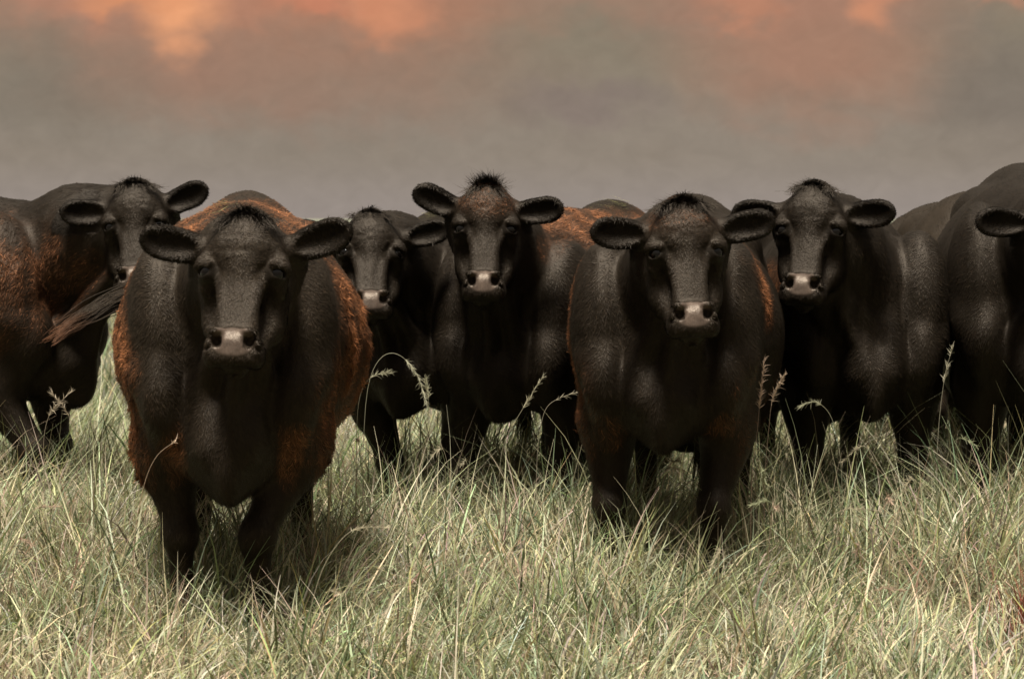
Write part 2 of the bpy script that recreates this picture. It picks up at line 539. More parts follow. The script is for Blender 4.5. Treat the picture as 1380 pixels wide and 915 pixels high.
    HE((0, .20, -.16), (.160, .11, .11), .07)
    HE((0, .085, -.030), (.050, .06, .040), .05)
    HC((-.052, .060, -.090), (.052, .060, -.090), .038, .038)
    HE((0, .012, -.130), (.078, .030, .085), .04)
    for sx in (-1, 1):
        HC((0, .12, -.045), (sx * .125, .17, -.115), .042, .045, .04)
        HC((sx * .080, .045, -.135), (sx * .104, .045, -.172), .031, .030, .03)
        HC((sx * .104, .045, -.172), (sx * .100, .070, -.225), .028, .030, .03)
        HE((sx * .078, .150, -.265), (.050, .085, .115), .04)
        HC((sx * .066, .140, -.32), (sx * .045, .085, -.42), .040, .032, .04)
        HC((sx * .048, .025, -.22), (sx * .040, .008, -.385), .024, .024, .022)
    HC((0, .045, -.16), (0, .022, -.37), .054, .042, .03)
    HC((0, .10, -.34), (0, .055, -.462), .050, .040, .04)
    HE((0, .020, -.425), (.084, .062, .050), .03)
    HE((0, -.026, -.424), (.062, .030, .042), .025)
    HE((0, -.010, -.462), (.060, .038, .028), .022)
    for sx in (-1, 1):
        HE((sx * .062, .005, -.452), (.028, .042, .035), .025)
        HE((sx * .048, -.046, -.394), (.026, .018, .013), .014)     # rim over the nostril
        HE((sx * .068, -.034, -.432), (.013, .018, .022), .012)
    for sx in (-1, 1):
        HE((sx * .047, -.066, -.423), (.019, .042, .021), .007, rot(0, 0, sx * 28), True)
        HC((sx * .056, -.070, -.434), (sx * .074, -.035, -.442), .008, .006, .006, True)
        HE((sx * .090, .030, -.315), (.022, .05, .055), .03, None, True)     # hollow along the cheek
    HE((0, .0, -.490), (.078, .055, .006), .010, None, True)
    # eyes: lids, socket
    eyes = []
    for sx in (-1, 1):
        ec = (sx * .090, .040, -.200)
        ed = np.array([sx * .74, -.67, .0]); ed /= np.linalg.norm(ed)
        side = np.cross(ed, [0, 0, 1.0]); side /= np.linalg.norm(side); upv = np.cross(side, ed)
        R = np.stack([side, ed, upv], 1)
        HE(ec, (.037, .037, .033), .015)
        HE((sx * .066, -.012, -.214), (.014, .014, .022), .025, None, True)
        oc = np.array(ec) + ed * .034 + upv * .002
        HE(tuple(oc), (.025, .026, .0150 * eyes_open), .006, R, True)
        HC(tuple(np.array(ec) + ed * .026 - side * .028 + upv * .018), tuple(np.array(ec) + ed * .030 + side * .028 + upv * .020), .009, .009, .012)
        eyes.append(np.array(ec) + ed * .0055)
    # ears: (droop degrees, turn-forward degrees)
    earc = []
    for sx, (dr, tn) in zip((-1, 1), ears):
        Re = np.array(Matrix.Rotation(math.radians(-sx * dr), 3, 'Y') @ Matrix.Rotation(math.radians(-sx * tn), 3, 'Z') @ Matrix.Rotation(math.radians(18), 3, 'X'))
        ro = np.array([sx * .098, .115, -.105])
        q = lambda x, y, z: tuple(ro + Re @ np.array([sx * x, y, z]))
        HC(q(0, 0, 0), q(.07, -.005, -.002), .042, .036, .035)
        HE(q(.126, -.008, -.004), (.094, .027, .054), .03, Re)
        HE(q(.164, -.006, -.002), (.050, .018, .046), .02, Re)
        HE(q(.132, -.041, -.006), (.088, .036, .047), .008, Re, True)
        earc.append((ro, Re, sx))
    V, Q = f.mesh(); del f
    V = smooth_verts(V, Q, 2, .5)
    N, _ = vertex_normals(V, Q)
    # coordinates for the coat pattern
    U = V / S
    H = (V - poll) @ Rh / hs / (hx, 1, ZS)

    def pattern(V, U, H):
        dh = np.sqrt((H[:, 0] / .17) ** 2 + ((H[:, 1] - .05) / .17) ** 2 + ((H[:, 2] + .22) / .33) ** 2)
        face = 1 - ss(dh, .95, 1.25)
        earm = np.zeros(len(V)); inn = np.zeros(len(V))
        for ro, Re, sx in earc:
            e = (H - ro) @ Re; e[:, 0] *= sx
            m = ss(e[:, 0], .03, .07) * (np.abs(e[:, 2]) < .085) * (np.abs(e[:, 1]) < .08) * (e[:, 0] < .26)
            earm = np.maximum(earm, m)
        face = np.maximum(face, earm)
        r = np.zeros(len(V))
        n1 = vnoise(U, 5.5, seed + 5, 3)
        for (cx, cy, cz, rx, ry, rz, st) in red:
            d = np.sqrt(((U[:, 0] - cx) / rx) ** 2 + ((U[:, 1] - cy) / ry) ** 2 + ((U[:, 2] - cz) / rz) ** 2)
            r = np.maximum(r, st * (1 - ss(d + .6 * n1, .5, 1.25)))
        if legred:
            r = np.maximum(r, legred * ss(np.abs(U[:, 0]), .2, .3) * ss(U[:, 2], .3, .5) * (1 - ss(U[:, 2], .7, .95)) * ss(n1, -.4, .4))
        r = r * (1 - face) * (.22 + .78 * ss(vnoise(U * np.array([1, 1, .45]), 15, seed + 6, 3), -.35, .35))
        if face_red:
            fr = face_red * (1 - ss(np.sqrt((H[:, 0] / .13) ** 2 + ((H[:, 2] + .07) / .10) ** 2), .5, 1.2)) * (1 - earm)
            r = np.maximum(r, fr * ss(n1, -.6, .3))
        eyed = np.zeros(len(V)); pattern.eyed = eyed
        nd = np.sqrt((H[:, 0] / .066) ** 2 + ((H[:, 1] + .045) / .046) ** 2 + ((H[:, 2] + .420) / .047) ** 2)
        nose = 1 - ss(nd, .82, 1.06)
        nose *= 1 - .9 * ((np.abs(np.abs(H[:, 0]) - .047) < .016) & (np.abs(H[:, 2] + .424) < .016))
        for e in eyes:
            ed_ = np.sqrt((((H - e) / (1, 1, .8)) ** 2).sum(1))
            eyed[:] = np.maximum(eyed, 1 - ss(ed_, .026, .052))
        return r, face, earm, nose

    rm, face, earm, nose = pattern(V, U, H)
    # curls and muscle unevenness in the surface itself
    n1 = vnoise(U, 7, seed, 2); n2 = vnoise(U, 26, seed + 9, 2)
    amp = (.006 * n1 + .0125 * n2 * rm * (U[:, 2] > .5)) * (1 - face)
    amp += face * (1 - earm) * ss(H[:, 2], -.40, -.3) * .0012 * vnoise(H * np.array([1, 1, .6]), 60, seed + 3, 2)
    amp += (1 - face) * .006 * vnoise(U * np.array([1, 1, .35]), 11, seed + 4, 2) * ss(U[:, 2], .4, .6)
    nk = (1 - face) * ss(-U[:, 1], -.1, .1) * ss(U[:, 2], .75, .95)
    amp += nk * .0045 * vnoise(U * np.array([2.4, 1, .35]), 14, seed + 14, 2)
    brow = face * (1 - earm) * ss(-H[:, 1], -.06, .0) * ss(H[:, 2], -.2, -.14)
    amp += brow * .0028 * vnoise(H * np.array([.6, 1, 1.6]), 34, seed + 2, 2)
    V = V + N * amp[:, None] * S
    fine_n = vnoise(U, 60, seed + 21, 2)

    def colour(r, nose, noise, earm):
        c = BLACK * brown * (1 + .22 * noise[:, None]) * (1 - .60 * earm[:, None])  # ears darkened: dark skin and hair, plus the cup's shade put into the colour
        c = c * (1 - r[:, None]) + RED * (1 + .35 * noise[:, None]) * r[:, None]
        return c * (1 - nose[:, None]) + NOSE * (1 + .45 * noise[:, None]) * nose[:, None]
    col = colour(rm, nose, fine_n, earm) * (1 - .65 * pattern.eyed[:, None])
    hoof = U[:, 2] < .06
    col[hoof] = (.03, .027, .024)
    N, fa = vertex_normals(V, Q)
    # ---- short coat hair, part of the same skin mesh
    wgt = fa.copy()
    fc = V[Q].mean(1); Nc = N[Q].mean(1); Nc /= np.linalg.norm(Nc, axis=1, keepdims=True)
    fH = H[Q].mean(1); fface = face[Q].mean(1); fear = earm[Q].mean(1); fn = nose[Q].mean(1); fr_ = rm[Q].mean(1)
    wgt *= (1 + 2.2 * fface + 2.5 * fear + 1.0 * fr_) * (1 - ss(fn, .05, .3)) * (fc[:, 2] > .12) * (.35 + .65 * (fc[:, 1] < .5 * S))
    for e in eyes:
        d = np.linalg.norm(fH - e, axis=1); wgt *= ss(d, .034, .042)
    wgt *= (fc[:, 2] > .12)
    cs = np.cumsum(wgt); pick = np.searchsorted(cs, rng.random(nfur) * cs[-1])
    pick = np.minimum(pick, len(Q) - 1)
    a, b = rng.random(nfur)[:, None], rng.random(nfur)[:, None]
    q = V[Q[pick]]
    P = (q[:, 0] * (1 - a) + q[:, 1] * a) * (1 - b) + (q[:, 3] * (1 - a) + q[:, 2] * a) * b
    n = Nc[pick]; pu = P / S; pH = (P - poll) @ Rh / hs / (hx, 1, ZS)
    pf, pe, pr = fface[pick], fear[pick], fr_[pick]
    comb = np.tile(np.array([0, .75, -.65]), (nfur, 1))
    legm = ss(.62 - pu[:, 2], 0, .1)[:, None]
    comb = comb * (1 - legm) + np.array([0, 0, -1.0]) * legm
    hc = np.stack([pH[:, 0] * 3, np.zeros(nfur), (pH[:, 2] + .15) * 3.0], 1); hc[:, 2] -= .25 * (pH[:, 2] > -.12)
    hc = hc @ Rh.T
    ec = np.stack([np.sign(pH[:, 0]) * 1.2, np.zeros(nfur), -.1 + .5 * rng.normal(size=nfur)], 1) @ Rh.T
    comb = comb * (1 - pf[:, None]) + hc * pf[:, None]; comb = comb * (1 - pe[:, None]) + ec * pe[:, None]
    jit = .25 + .25 * pf + .9 * pr
    clump = np.stack([vnoise(pu, 16, seed + 31 + i, 1) for i in range(3)], 1)
    comb = comb / (np.linalg.norm(comb, axis=1, keepdims=True) + 1e-6) + rng.normal(size=(nfur, 3)) * (jit * .5)[:, None] + clump * (jit * 1.5)[:, None]
    comb -= n * (comb * n).sum(1)[:, None]; comb /= np.linalg.norm(comb, axis=1, keepdims=True) + 1e-6
    L = (.020 + .014 * pr - .009 * pf + .001 * pe + .004 * pe * (rng.random(nfur) < .25)) * rng.uniform(.6, 1.35, nfur)
    belly = ss(-n[:, 2], .2, .7) * (1 - pf); L *= 1 + .6 * belly
    lift = .22 + .30 * pr + .10 * pf + .0 * pe + .12 * rng.random(nfur)
    nn = rng.normal(size=nfur)
    pn = vnoise(pu, 22, seed + 77, 2)
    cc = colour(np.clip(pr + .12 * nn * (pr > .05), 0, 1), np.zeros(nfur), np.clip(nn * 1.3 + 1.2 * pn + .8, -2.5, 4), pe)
    tips = rng.random(nfur) < (.05 + .25 * pr)
    cc[tips] = cc[tips] * 1.5 + np.array([.012, .005, .001]) * (.4 + 3 * pr[tips, None])
    HV, hq, ht, hcol = strands(P - n * .001, n, comb, L, lift, .0024 + .0012 * rng.random(nfur) + .0014 * pr * (1 - pf), cc, rng, .35)
    # long tail hair (a hanging switch, or the swung one)
    extra = []
    if low_head is None:                                   # whiskers round the lips
        nw = 70
        sx = np.sign(rng.random(nw) - .5)
        pw_ = np.stack([sx * rng.uniform(.035, .078, nw), rng.uniform(-.02, .03, nw), -.475 + rng.uniform(-.02, .05, nw)], 1)
        d = np.stack([sx * rng.uniform(.3, 1.3, nw), rng.uniform(-1, -.2, nw), rng.uniform(-.9, .3, nw)], 1)
        Pw = poll + (pw_ * hs) @ Rh.T; Dw = d @ Rh.T; Dw /= np.linalg.norm(Dw, axis=1, keepdims=True)
        extra.append(strands(Pw, np.tile(Rh @ np.array([0, 0, 1.0]), (nw, 1)), Dw, rng.uniform(.02, .045, nw), np.zeros(nw), np.full(nw, .0011), np.tile([.10, .09, .08], (nw, 1)), rng, .2, 2))
    nl_ = 260 if tail is None else 420
    if tail is None:
        bpos = P3(.01, 1.49, .62); dirv = np.array([.05, 0, -1.0]); ln = .38
        Pt = bpos + rng.normal(size=(nl_, 3)) * np.array([.012, .012, .07]); ln_ = ln * rng.uniform(.5, 1, nl_)
        Tt = dirv + rng.normal(size=(nl_, 3)) * .07
        extra.append(strands(Pt, np.tile([0, 1.0, 0], (nl_, 1)), Tt, ln_, np.zeros(nl_), np.full(nl_, .004), np.tile(BLACK, (nl_, 1)) * rng.uniform(.6, 2, (nl_, 1)), rng, .08, 4))
    base_n = len(V)
    allV = [V, HV]; faces_q = [Q, hq + base_n]; faces_t = [ht + base_n]; cols = [col, hcol]
    off = base_n + len(HV)
    for (eV, eq, et, ecl) in extra:
        allV.append(eV); faces_q.append(eq + off); faces_t.append(et + off); cols.append(ecl); off += len(eV)
    allV = np.concatenate(allV); cols = np.concatenate(cols)
    gl = np.concatenate([nose, np.full(len(allV) - len(V), 0.25)])
    gl[:len(V)] = np.maximum(gl[:len(V)], .25)
    body = make_mesh("body", allV, [np.concatenate(faces_q), np.concatenate(faces_t)], COAT, root,
                     {'coat': ('FLOAT_COLOR', np.concatenate([cols, np.ones((len(cols), 1))], 1)), 'gloss': ('FLOAT', gl)})
    # eyes
    ico = eye_mesh()
    if low_head is None:
        for e in eyes:
            o = bpy.data.objects.new("eye", ico); COL.objects.link(o); o.parent = root
            o.location = hl(*e); o.scale = (.0295 * hs,) * 3
    # forelock between the ears
    if tuft > 0:
        nt = int(2200 * tuft)
        px_ = np.stack([rng.normal(size=nt) * (.034 - .014 * spike), .045 + rng.normal(size=nt) * .028, np.zeros(nt)], 1)
        top = .005 - .35 * np.abs(px_[:, 0]) * 1.2 - .25 * np.clip(.05 - px_[:, 1], 0, 1)
        px_[:, 2] = top - .006
        d = np.stack([px_[:, 0] * (18 - 8 * spike) + rng.normal(size=nt) * .5, -.75 + (px_[:, 1] - .05) * 8 + rng.normal(size=nt) * .3, -.30 + .85 * spike + rng.normal(size=nt) * .25], 1)
        fr = rng.random(nt) < .5                      # the front ones fall over the forehead
        px_[fr, 1] = .0 + rng.random(fr.sum()) * .03; px_[fr, 2] = -.035 - rng.random(fr.sum()) * .02
        d[fr] = np.stack([px_[fr, 0] * 10 + rng.normal(size=fr.sum()) * .25, np.full(fr.sum(), -.32), np.full(fr.sum(), -1.0)], 1)
        Ln = tuft_len * rng.uniform(.5, 1.3, nt)
        Pw = poll + (px_ * hs) @ Rh.T; Dw = d @ Rh.T; Dw /= np.linalg.norm(Dw, axis=1, keepdims=True)
        Nw = np.tile(Rh @ np.array([0, -.8, .6]), (nt, 1))
        base = BLACK * 1.05 if face_red < .2 else BLACK * 1.2 + RED * .12
        fc_ = np.tile(base, (nt, 1)) * rng.uniform(.6, 1.7, (nt, 1))
        TV, tq, tt, tcl = strands(Pw, Nw, Dw, Ln, np.full(nt, .12), np.full(nt, .0032), fc_, rng, .45, 3)
        make_mesh("forelock", TV, [tq, tt], COAT, root, {'coat': ('FLOAT_COLOR', np.concatenate([tcl, np.ones((len(tcl), 1))], 1)), 'gloss': ('FLOAT', np.full(len(TV), .2))})
    if tail is not None:
        # swung switch: locks that follow one curve and fan out at its end
        K = [Rw.T @ (at(*q) - np.array([gp[0], Y, 0])) for q in tail['hair']]
        K = np.array(K); nseg = 14
        tt_ = np.linspace(0, 1, nseg + 1)
        par = np.linspace(0, 1, len(K))
        Vs = []; Qs = []; Cs = []; o_ = 0
        for lock in range(9):
            fan = rng.normal(size=3) * np.array([.03, .03, .022]); lk_len = rng.uniform(.72, 1.0)
            ph = rng.uniform(0, 6.28, 2)
            for h in range(34):
                e = rng.normal(size=3) * .0055; ln = lk_len * rng.uniform(.6, 1.0)
                t = tt_ * ln
                c = np.stack([np.interp(t, par, K[:, i]) for i in range(3)], 1)
                for _ in range(2): c[1:-1] = (c[:-2] + 2 * c[1:-1] + c[2:]) / 4
                c = c + fan * (t ** 1.3)[:, None] + e * (1.2 - t[:, None]) + rng.normal(size=3) * .016 * (1 - t)[:, None] ** .5
                c[:, 2] += .016 * np.sin(t * 8 + ph[0]) * t; c[:, 1] += .01 * np.sin(t * 7 + ph[1]) * t
                w = .0021 * (1 - .7 * tt_)
                tang = np.gradient(c, axis=0); sd_ = np.cross(tang, np.array([0, -1.0, .2])); sd_ /= np.linalg.norm(sd_, axis=1, keepdims=True) + 1e-9
                Vs.append(np.stack([c - sd_ * w[:, None], c + sd_ * w[:, None]], 1).reshape(-1, 3))
                b_ = o_ + 2 * np.arange(nseg); Qs.append(np.stack([b_, b_ + 1, b_ + 3, b_ + 2], 1)); o_ += 2 * (nseg + 1)
                cl = BLACK * 1.2 * rng.uniform(.5, 1.8); cr = RED * rng.uniform(.5, 1.1)
                mfac = (ss(t, .45, .95) * .7)[:, None]
                Cs.append(np.repeat(cl * (1 - mfac) + cr * mfac, 2, 0))
        Vs = np.concatenate(Vs); Cs = np.concatenate(Cs)
        make_mesh("tail_switch", Vs, [np.concatenate(Qs)], COAT, root, {'coat': ('FLOAT_COLOR', np.concatenate([Cs, np.ones((len(Cs), 1))], 1)), 'gloss': ('FLOAT', np.full(len(Vs), .3))})
    return root


_eye = []


def eye_mesh():
    if not _eye:
        import bmesh
        bm = bmesh.new(); bmesh.ops.create_uvsphere(bm, u_segments=24, v_segments=16, radius=1)
        for f_ in bm.faces: f_.smooth = True
        me = bpy.data.meshes.new("eye"); bm.to_mesh(me); bm.free(); me.materials.append(EYE); _eye.append(me)
    return _eye[0]


BACKRED = (0, .75, 1.30, .40, .75, .16, .8)


def flank(s, st=1.0): return (s * .42, .75, .92, .20, .62, .42, st)


COWS = dict(
 B=dict(label="big front cow on the left facing the camera with curly red-brown flanks", px=314, Y=8.0, yaw=3.4, size=1.0, head=(331, 274, 7.55), hx=1.04, hyaw=-2, hroll=1.5, brown=1.25, hpitch=21, fat=1.03, lift=0.0,
        ears=((7, 8), (19, 8)), feet=((-.165, -.02), (.085, -.10)), red=(flank(-1, .9), flank(1), BACKRED, (-.32, .02, .75, .09, .2, .55, 1.0), (.33, .05, .72, .07, .2, .45, .8), (-.17, -.15, .64, .05, .1, .16, .45), (.19, -.15, .68, .05, .1, .16, .5)), legred=.3,
        tuft=.9, tuft_len=.045, nfur=150000, seed=1,
        tail=dict(dock=[(345, 285, 9.42), (300, 300, 9.55), (235, 360, 9.6), (175, 398, 9.5)], hair=[(190, 392, 9.5), (150, 408, 9.45), (120, 425, 9.4), (90, 442, 9.35), (58, 470, 9.3)])),
 E=dict(label="cow right of centre standing nearer than its neighbours, broad dark chest, level ears", px=899, Y=8.8, yaw=-8, size=1.0, fat=.90, lift=.09, head=(921, 258, 8.35), hyaw=2, hroll=-2, hpitch=20, hs=.98,
        ears=((3, 8), (8, 8)), feet=((-.20, -.05), (.17, -.10)), red=(flank(-1, .5), (-.31, .12, .85, .08, .25, .5, .9), (.30, .2, 1.15, .16, .3, .16, .8), (-.2, -.14, .68, .08, .1, .12, .45), (.2, -.14, .70, .09, .1, .12, .6)), legred=.2, face_red=.15,
        tuft=1.2, tuft_len=.04, nfur=110000, seed=2),
 D=dict(label="cow in the middle holding its head high, with a spiky reddish tuft between its ears", px=697, Y=10.1, yaw=-22, size=.99, fat=.94, lift=.09, head=(656, 238, 9.65), hpitch=20, hyaw=-1, hx=.96, hroll=1, hs=.97,
        spike=.55, ears=((22, 8), (5, 8)), feet=((-.21, -.05), (.18, .0)), red=(BACKRED, flank(-1, .6), flank(1, .8)), face_red=.16, brown=.85,
        tuft=.6, tuft_len=.055, nfur=90000, seed=3),
 C=dict(label="smaller cow in the middle left with a low rounded head, eyes shaded", fat=.95, px=563, lift=.09, Y=10.3, yaw=-17, size=1.0, head=(501, 276, 9.85), hyaw=6, hpitch=25, hroll=2, hx=1.10, hs=.93, brown=.8,
        ears=((8, 8), (15, 8)), feet=((-.12, 0), (.14, 0)), red=((.2, .5, 1.2, .3, .4, .15, .4), flank(1, .9)), tuft=.6, tuft_len=.03, nfur=70000, seed=4),
 F=dict(label="cow on the right whose head is turned slightly left and whose neck hair hangs long", px=1158, Y=10.0, yaw=2, size=1.02, fat=.86, lift=.09, head=(1096, 238, 9.6), hyaw=-14, hroll=2, brown=.75, hpitch=21, hs=1.0,
        spike=.0, ears=((0, 0), (3, 10)), feet=((-.20, 0), (.20, -.03)), red=((-.33, .2, 1.1, .1, .25, .2, .6),), tuft=.7, tuft_len=.036, nfur=90000, seed=5),
 A=dict(label="cow at the left edge standing side on with its head turned over its shoulder", px=32, Y=10.7, yaw=68, size=1.075, head=(179, 236, 10.3), hyaw=2, hpitch=20, hroll=-3, hx=.97, brown=.85, hs=1.0,
        ears=((0, 8), (20, 8)), feet=((-.17, -.15), (.15, -.06)), red=((-.35, .5, 1.05, .35, .85, .42, .45),), tuft=.8, tuft_len=.04, nfur=100000, seed=6),
 H=dict(label="tall black cow at the right edge, its face cut off by the picture", px=1400, Y=9.9, yaw=-8, size=1.10, head=(1437, 246, 9.4), hyaw=0, hpitch=20, hs=1.05, brown=.75,
        ears=((0, 8), (0, 8)), feet=((-.20, 0), (.08, 0)), red=(), tuft=1, tuft_len=.04, nfur=70000, seed=7),
 G=dict(label="cow far behind on the right with its head down, only its grey-brown rump showing", px=1236, Y=13.0, yaw=182, size=1.02, hyaw=0, hpitch=-8, low_head=(0, -.75, .62), brown=1.5,
        red=(), tuft=0, nfur=30000, seed=8),
)
for key, c in COWS.items():
    build_cow(**c)
# ------------------------------------------------------------------ pasture grass
PAL = {  # leaf colours of the plants themselves
    'sage': (0.163, 0.178, 0.094), 'green': (0.085, 0.110, 0.044), 'lime': (0.240, 0.250, 0.108),
    'straw': (0.50, 0.45, 0.29), 'pink': (0.34, 0.27, 0.19), 'brown': (0.17, 0.125, 0.075), 'silver': (0.42, 0.41, 0.265)}


def blades(name, base, L, az, lean, bend, w, col, seg, seed, twist=.5):
    rng = np.random.default_rng(seed); n = len(base)
    th = lean; step = (L / seg)
    dirx, diry = np.cos(az), np.sin(az)
    face = az + math.pi / 2 + rng.normal(size=n) * twist
    wx, wy = np.cos(face), np.sin(face)
    wob = rng.normal(size=n) * .10
    p = base.copy(); V = []
    for s_ in range(seg + 1):
        t = s_ / seg
        ww = w * (1 - .25 * t if t < .55 else (1 - .25 * t) * (1 - t) / .45) * .5
        ww = np.maximum(ww, .0003)
        tw = np.cos(t * 2.0) * 1.0
        V.append(np.stack([p[:, 0] - wx * ww, p[:, 1] - wy * ww, p[:, 2] - ww * .25 * tw], 1))
        V.append(np.stack([p[:, 0] + wx * ww, p[:, 1] + wy * ww, p[:, 2] + ww * .25 * tw], 1))
        a = th + bend * t ** 1.4
        sx = np.sin(a)
        ca = az + wob * s_
        p = p + np.stack([sx * np.cos(ca), sx * np.sin(ca), np.cos(a)], 1) * step[:, None]
        p[:, 2] = np.maximum(p[:, 2], .015)
    k = 2 * (seg + 1)
    VV = np.stack(V, 1).reshape(-1, 3)
    b = np.arange(n) * k
    Q = np.concatenate([np.stack([b + 2 * s_, b + 2 * s_ + 1, b + 2 * s_ + 3, b + 2 * s_ + 2], 1) for s_ in range(seg)])
    C = np.concatenate([np.repeat(col, k, 0), np.ones((n * k, 1))], 1)
    ob = make_mesh(name, VV, [Q], GRASS, None, {'tint': ('FLOAT_COLOR', C)})
    return ob


def field_points(n, y0, y1, rng, margin=1.0):
    """points spread over the seen wedge of pasture"""
    out = []
    tot = 0
    while tot < n:
        Y = rng.uniform(y0, y1, n * 2); hw = .215 * y1 + margin
        X = rng.uniform(-hw, hw, n * 2)
        ok = np.abs(X) < .215 * Y + margin
        out.append(np.stack([X[ok], Y[ok]], 1)); tot += ok.sum()
    return np.concatenate(out)[:n]


def tuft_field(name, n_clump, per, y0, y1, spread, Lr, wr, mix, seed, lean0=.18, bendm=.9, seg=5, margin=1.5, hvar=.75):
    rng = np.random.default_rng(seed)
    c = field_points(n_clump, y0, y1, rng, margin)
    c3 = np.concatenate([c, np.zeros((n_clump, 1))], 1)
    hn = vnoise(c3, 2.4, 5, 2); tn = vnoise(c3, .9, 91, 3); tn2 = vnoise(c3, 2.6, 92, 2)
    cid = np.repeat(np.arange(n_clump), per); n = n_clump * per
    off = rng.normal(size=(n, 2)) * spread
    b = np.concatenate([c[cid] + off, np.zeros((n, 1))], 1)
    az = np.arctan2(off[:, 1], off[:, 0]) + rng.normal(size=n) * .7
    wind = 2.6 * vnoise(b, .7, 40, 2)
    sw = rng.random(n) < .35
    az[sw] = (wind + rng.normal(size=n) * .5)[sw]
    L = rng.uniform(*Lr, n) * (.66 + .46 * ss(b[:, 1], 7.2, 9.2)) * (1 + hvar * hn[cid]) * np.repeat(rng.uniform(.75, 1.25, n_clump), per)
    lean = np.abs(rng.normal(size=n)) * lean0 + np.hypot(off[:, 0], off[:, 1]) / spread * .10
    bend = np.clip(rng.gamma(2.2, bendm / 2.2, n), .05, 2.6)
    w = rng.uniform(*wr, n)
    names = list(mix); pr = np.array([mix[k] for k in names], float)
    cols = np.array([PAL[k] for k in names])
    dry = np.array([k in ('straw', 'pink', 'brown') for k in names])
    g_ = tn[cid][:, None] * np.where(dry, 1.7, -1.7)[None, :] + tn2[cid][:, None] * np.where(dry, .5, -.5)[None, :]
    pw = pr[None, :] * np.exp(g_ * 1.2); pw /= pw.sum(1, keepdims=True)
    # one kind mostly per clump
    cl = (pw.cumsum(1) > rng.random((n_clump))[cid][:, None]).argmax(1)
    own = (pw.cumsum(1) > rng.random(n)[:, None]).argmax(1)
    k = np.where(rng.random(n) < .45, cl, own)
    col = cols[k] * rng.uniform(.5, 1.35, (n, 1)) * (1 + .10 * rng.normal(size=(n, 3)))
    return blades(name, b, L, az, lean, bend, w, np.clip(col, .01, .7), seg, seed + 1)


def stuff(ob, label, cat='grass'):
    ob['kind'] = 'stuff'; ob['label'] = label; ob['category'] = cat


Q_ = 1.0
stuff(tuft_field("green_grass", int(4400 * Q_), 20, 4.9, 13.5, .045, (.20, .46), (.0036, .0095),
                 dict(sage=3, green=1.1, lime=1.5, silver=2.0, straw=1.2, pink=.3), 11, bendm=1.6, lean0=.32), "tangled knee high green and sage pasture grass around the cattle")
stuff(tuft_field("dry_grass", int(3400 * Q_), 22, 4.9, 13.5, .07, (.18, .46), (.0020, .0046),
                 dict(straw=2.6, pink=.7, silver=3.0, brown=.9), 12, lean0=.5, bendm=2.1, seg=6), "bleached straw coloured dead grass curling through the pasture")
stuff(tuft_field("low_grass", int(2300 * Q_), 20, 4.9, 13.5, .09, (.08, .22), (.0025, .006),
                 dict(green=2, sage=2, brown=1.4, straw=1), 13, lean0=.5, bendm=1.1, seg=3), "short undergrowth of grass and thatch between the tall blades")
stuff(tuft_field("far_grass", int(4200 * Q_), 12, 13.5, 60, .12, (.22, .42), (.010, .020),
                 dict(sage=3, lime=2.4, silver=2, straw=2), 14, seg=3, margin=3), "pale green pasture grass stretching away behind the cattle")
stuff(tuft_field("broad_grass", int(90 * Q_ + 1), 7, 5.2, 11.5, .03, (.28, .50), (.006, .010),
                 dict(lime=1.5, sage=2.4, silver=1.2), 15, lean0=.22, bendm=1.3, seg=8), "broad bright green grass blades standing over the finer grass")


# taller tufts the cattle have not trodden, and the rusty tuft at the right
def tall_tufts():
    rng = np.random.default_rng(61); B = []; L_ = []; C_ = []
    for (tx, tY, hh, num, spr) in [(1035, 8.9, .60, 150, .12), (1060, 9.2, .52, 110, .14), (60, 9.2, .50, 120, .16), (15, 8.8, .45, 80, .12), (560, 9.3, .50, 130, .16),
                                   (755, 9.2, .50, 110, .10), (690, 9.5, .40, 90, .16), (820, 8.3, .36, 90, .10), (1090, 9.1, .46, 110, .14), (1190, 9.3, .44, 120, .18), (1260, 9.3, .48, 90, .12),
                                   (1330, 9.2, .42, 90, .16), (455, 8.7, .42, 120, .14), (200, 7.55, .30, 60, .10), (950, 8.2, .38, 80, .1), (880, 8.5, .42, 70, .12), (420, 9.1, .42, 80, .14), (130, 9.4, .42, 90, .12)]:
        g0 = at(tx, 800, tY)
        for k in range(num):
            o = rng.normal(size=2) * spr; B.append((g0[0] + o[0], tY + o[1], 0)); L_.append(hh * rng.uniform(.55, 1.25))
            C_.append(PAL[['sage', 'green', 'lime', 'silver', 'straw', 'pink', 'straw'][rng.integers(7)]])
    n = len(B)
    return blades("tall_grass", np.array(B), np.array(L_), rng.uniform(0, 6.28, n), np.abs(rng.normal(size=n)) * .22, np.clip(rng.gamma(2, .6, n), .1, 2.5), rng.uniform(.0025, .0065, n), np.array(C_) * rng.uniform(.7, 1.15, (n, 1)), 7, 62)


stuff(tall_tufts(), "taller untrodden tufts of grass rising between and before the cattle's legs")
rng_ = np.random.default_rng(63); g0_ = at(1404, 800, 7.5); nr_ = 200
stuff(blades("rusty_grass", np.stack([g0_[0] + rng_.normal(size=nr_) * .05, 7.5 + rng_.normal(size=nr_) * .06, np.zeros(nr_)], 1), rng_.uniform(.2, .42, nr_), rng_.uniform(0, 6.28, nr_), np.abs(rng_.normal(size=nr_)) * .2,
             rng_.uniform(.2, 1.6, nr_), rng_.uniform(.002, .005, nr_), np.tile([.26, .085, .055], (nr_, 1)) * rng_.uniform(.5, 1.3, (nr_, 1)), 6, 64), "rust red tuft of grass at the right edge of the pasture")

# ------------------------------------------------------------------ seed stalks one can pick out


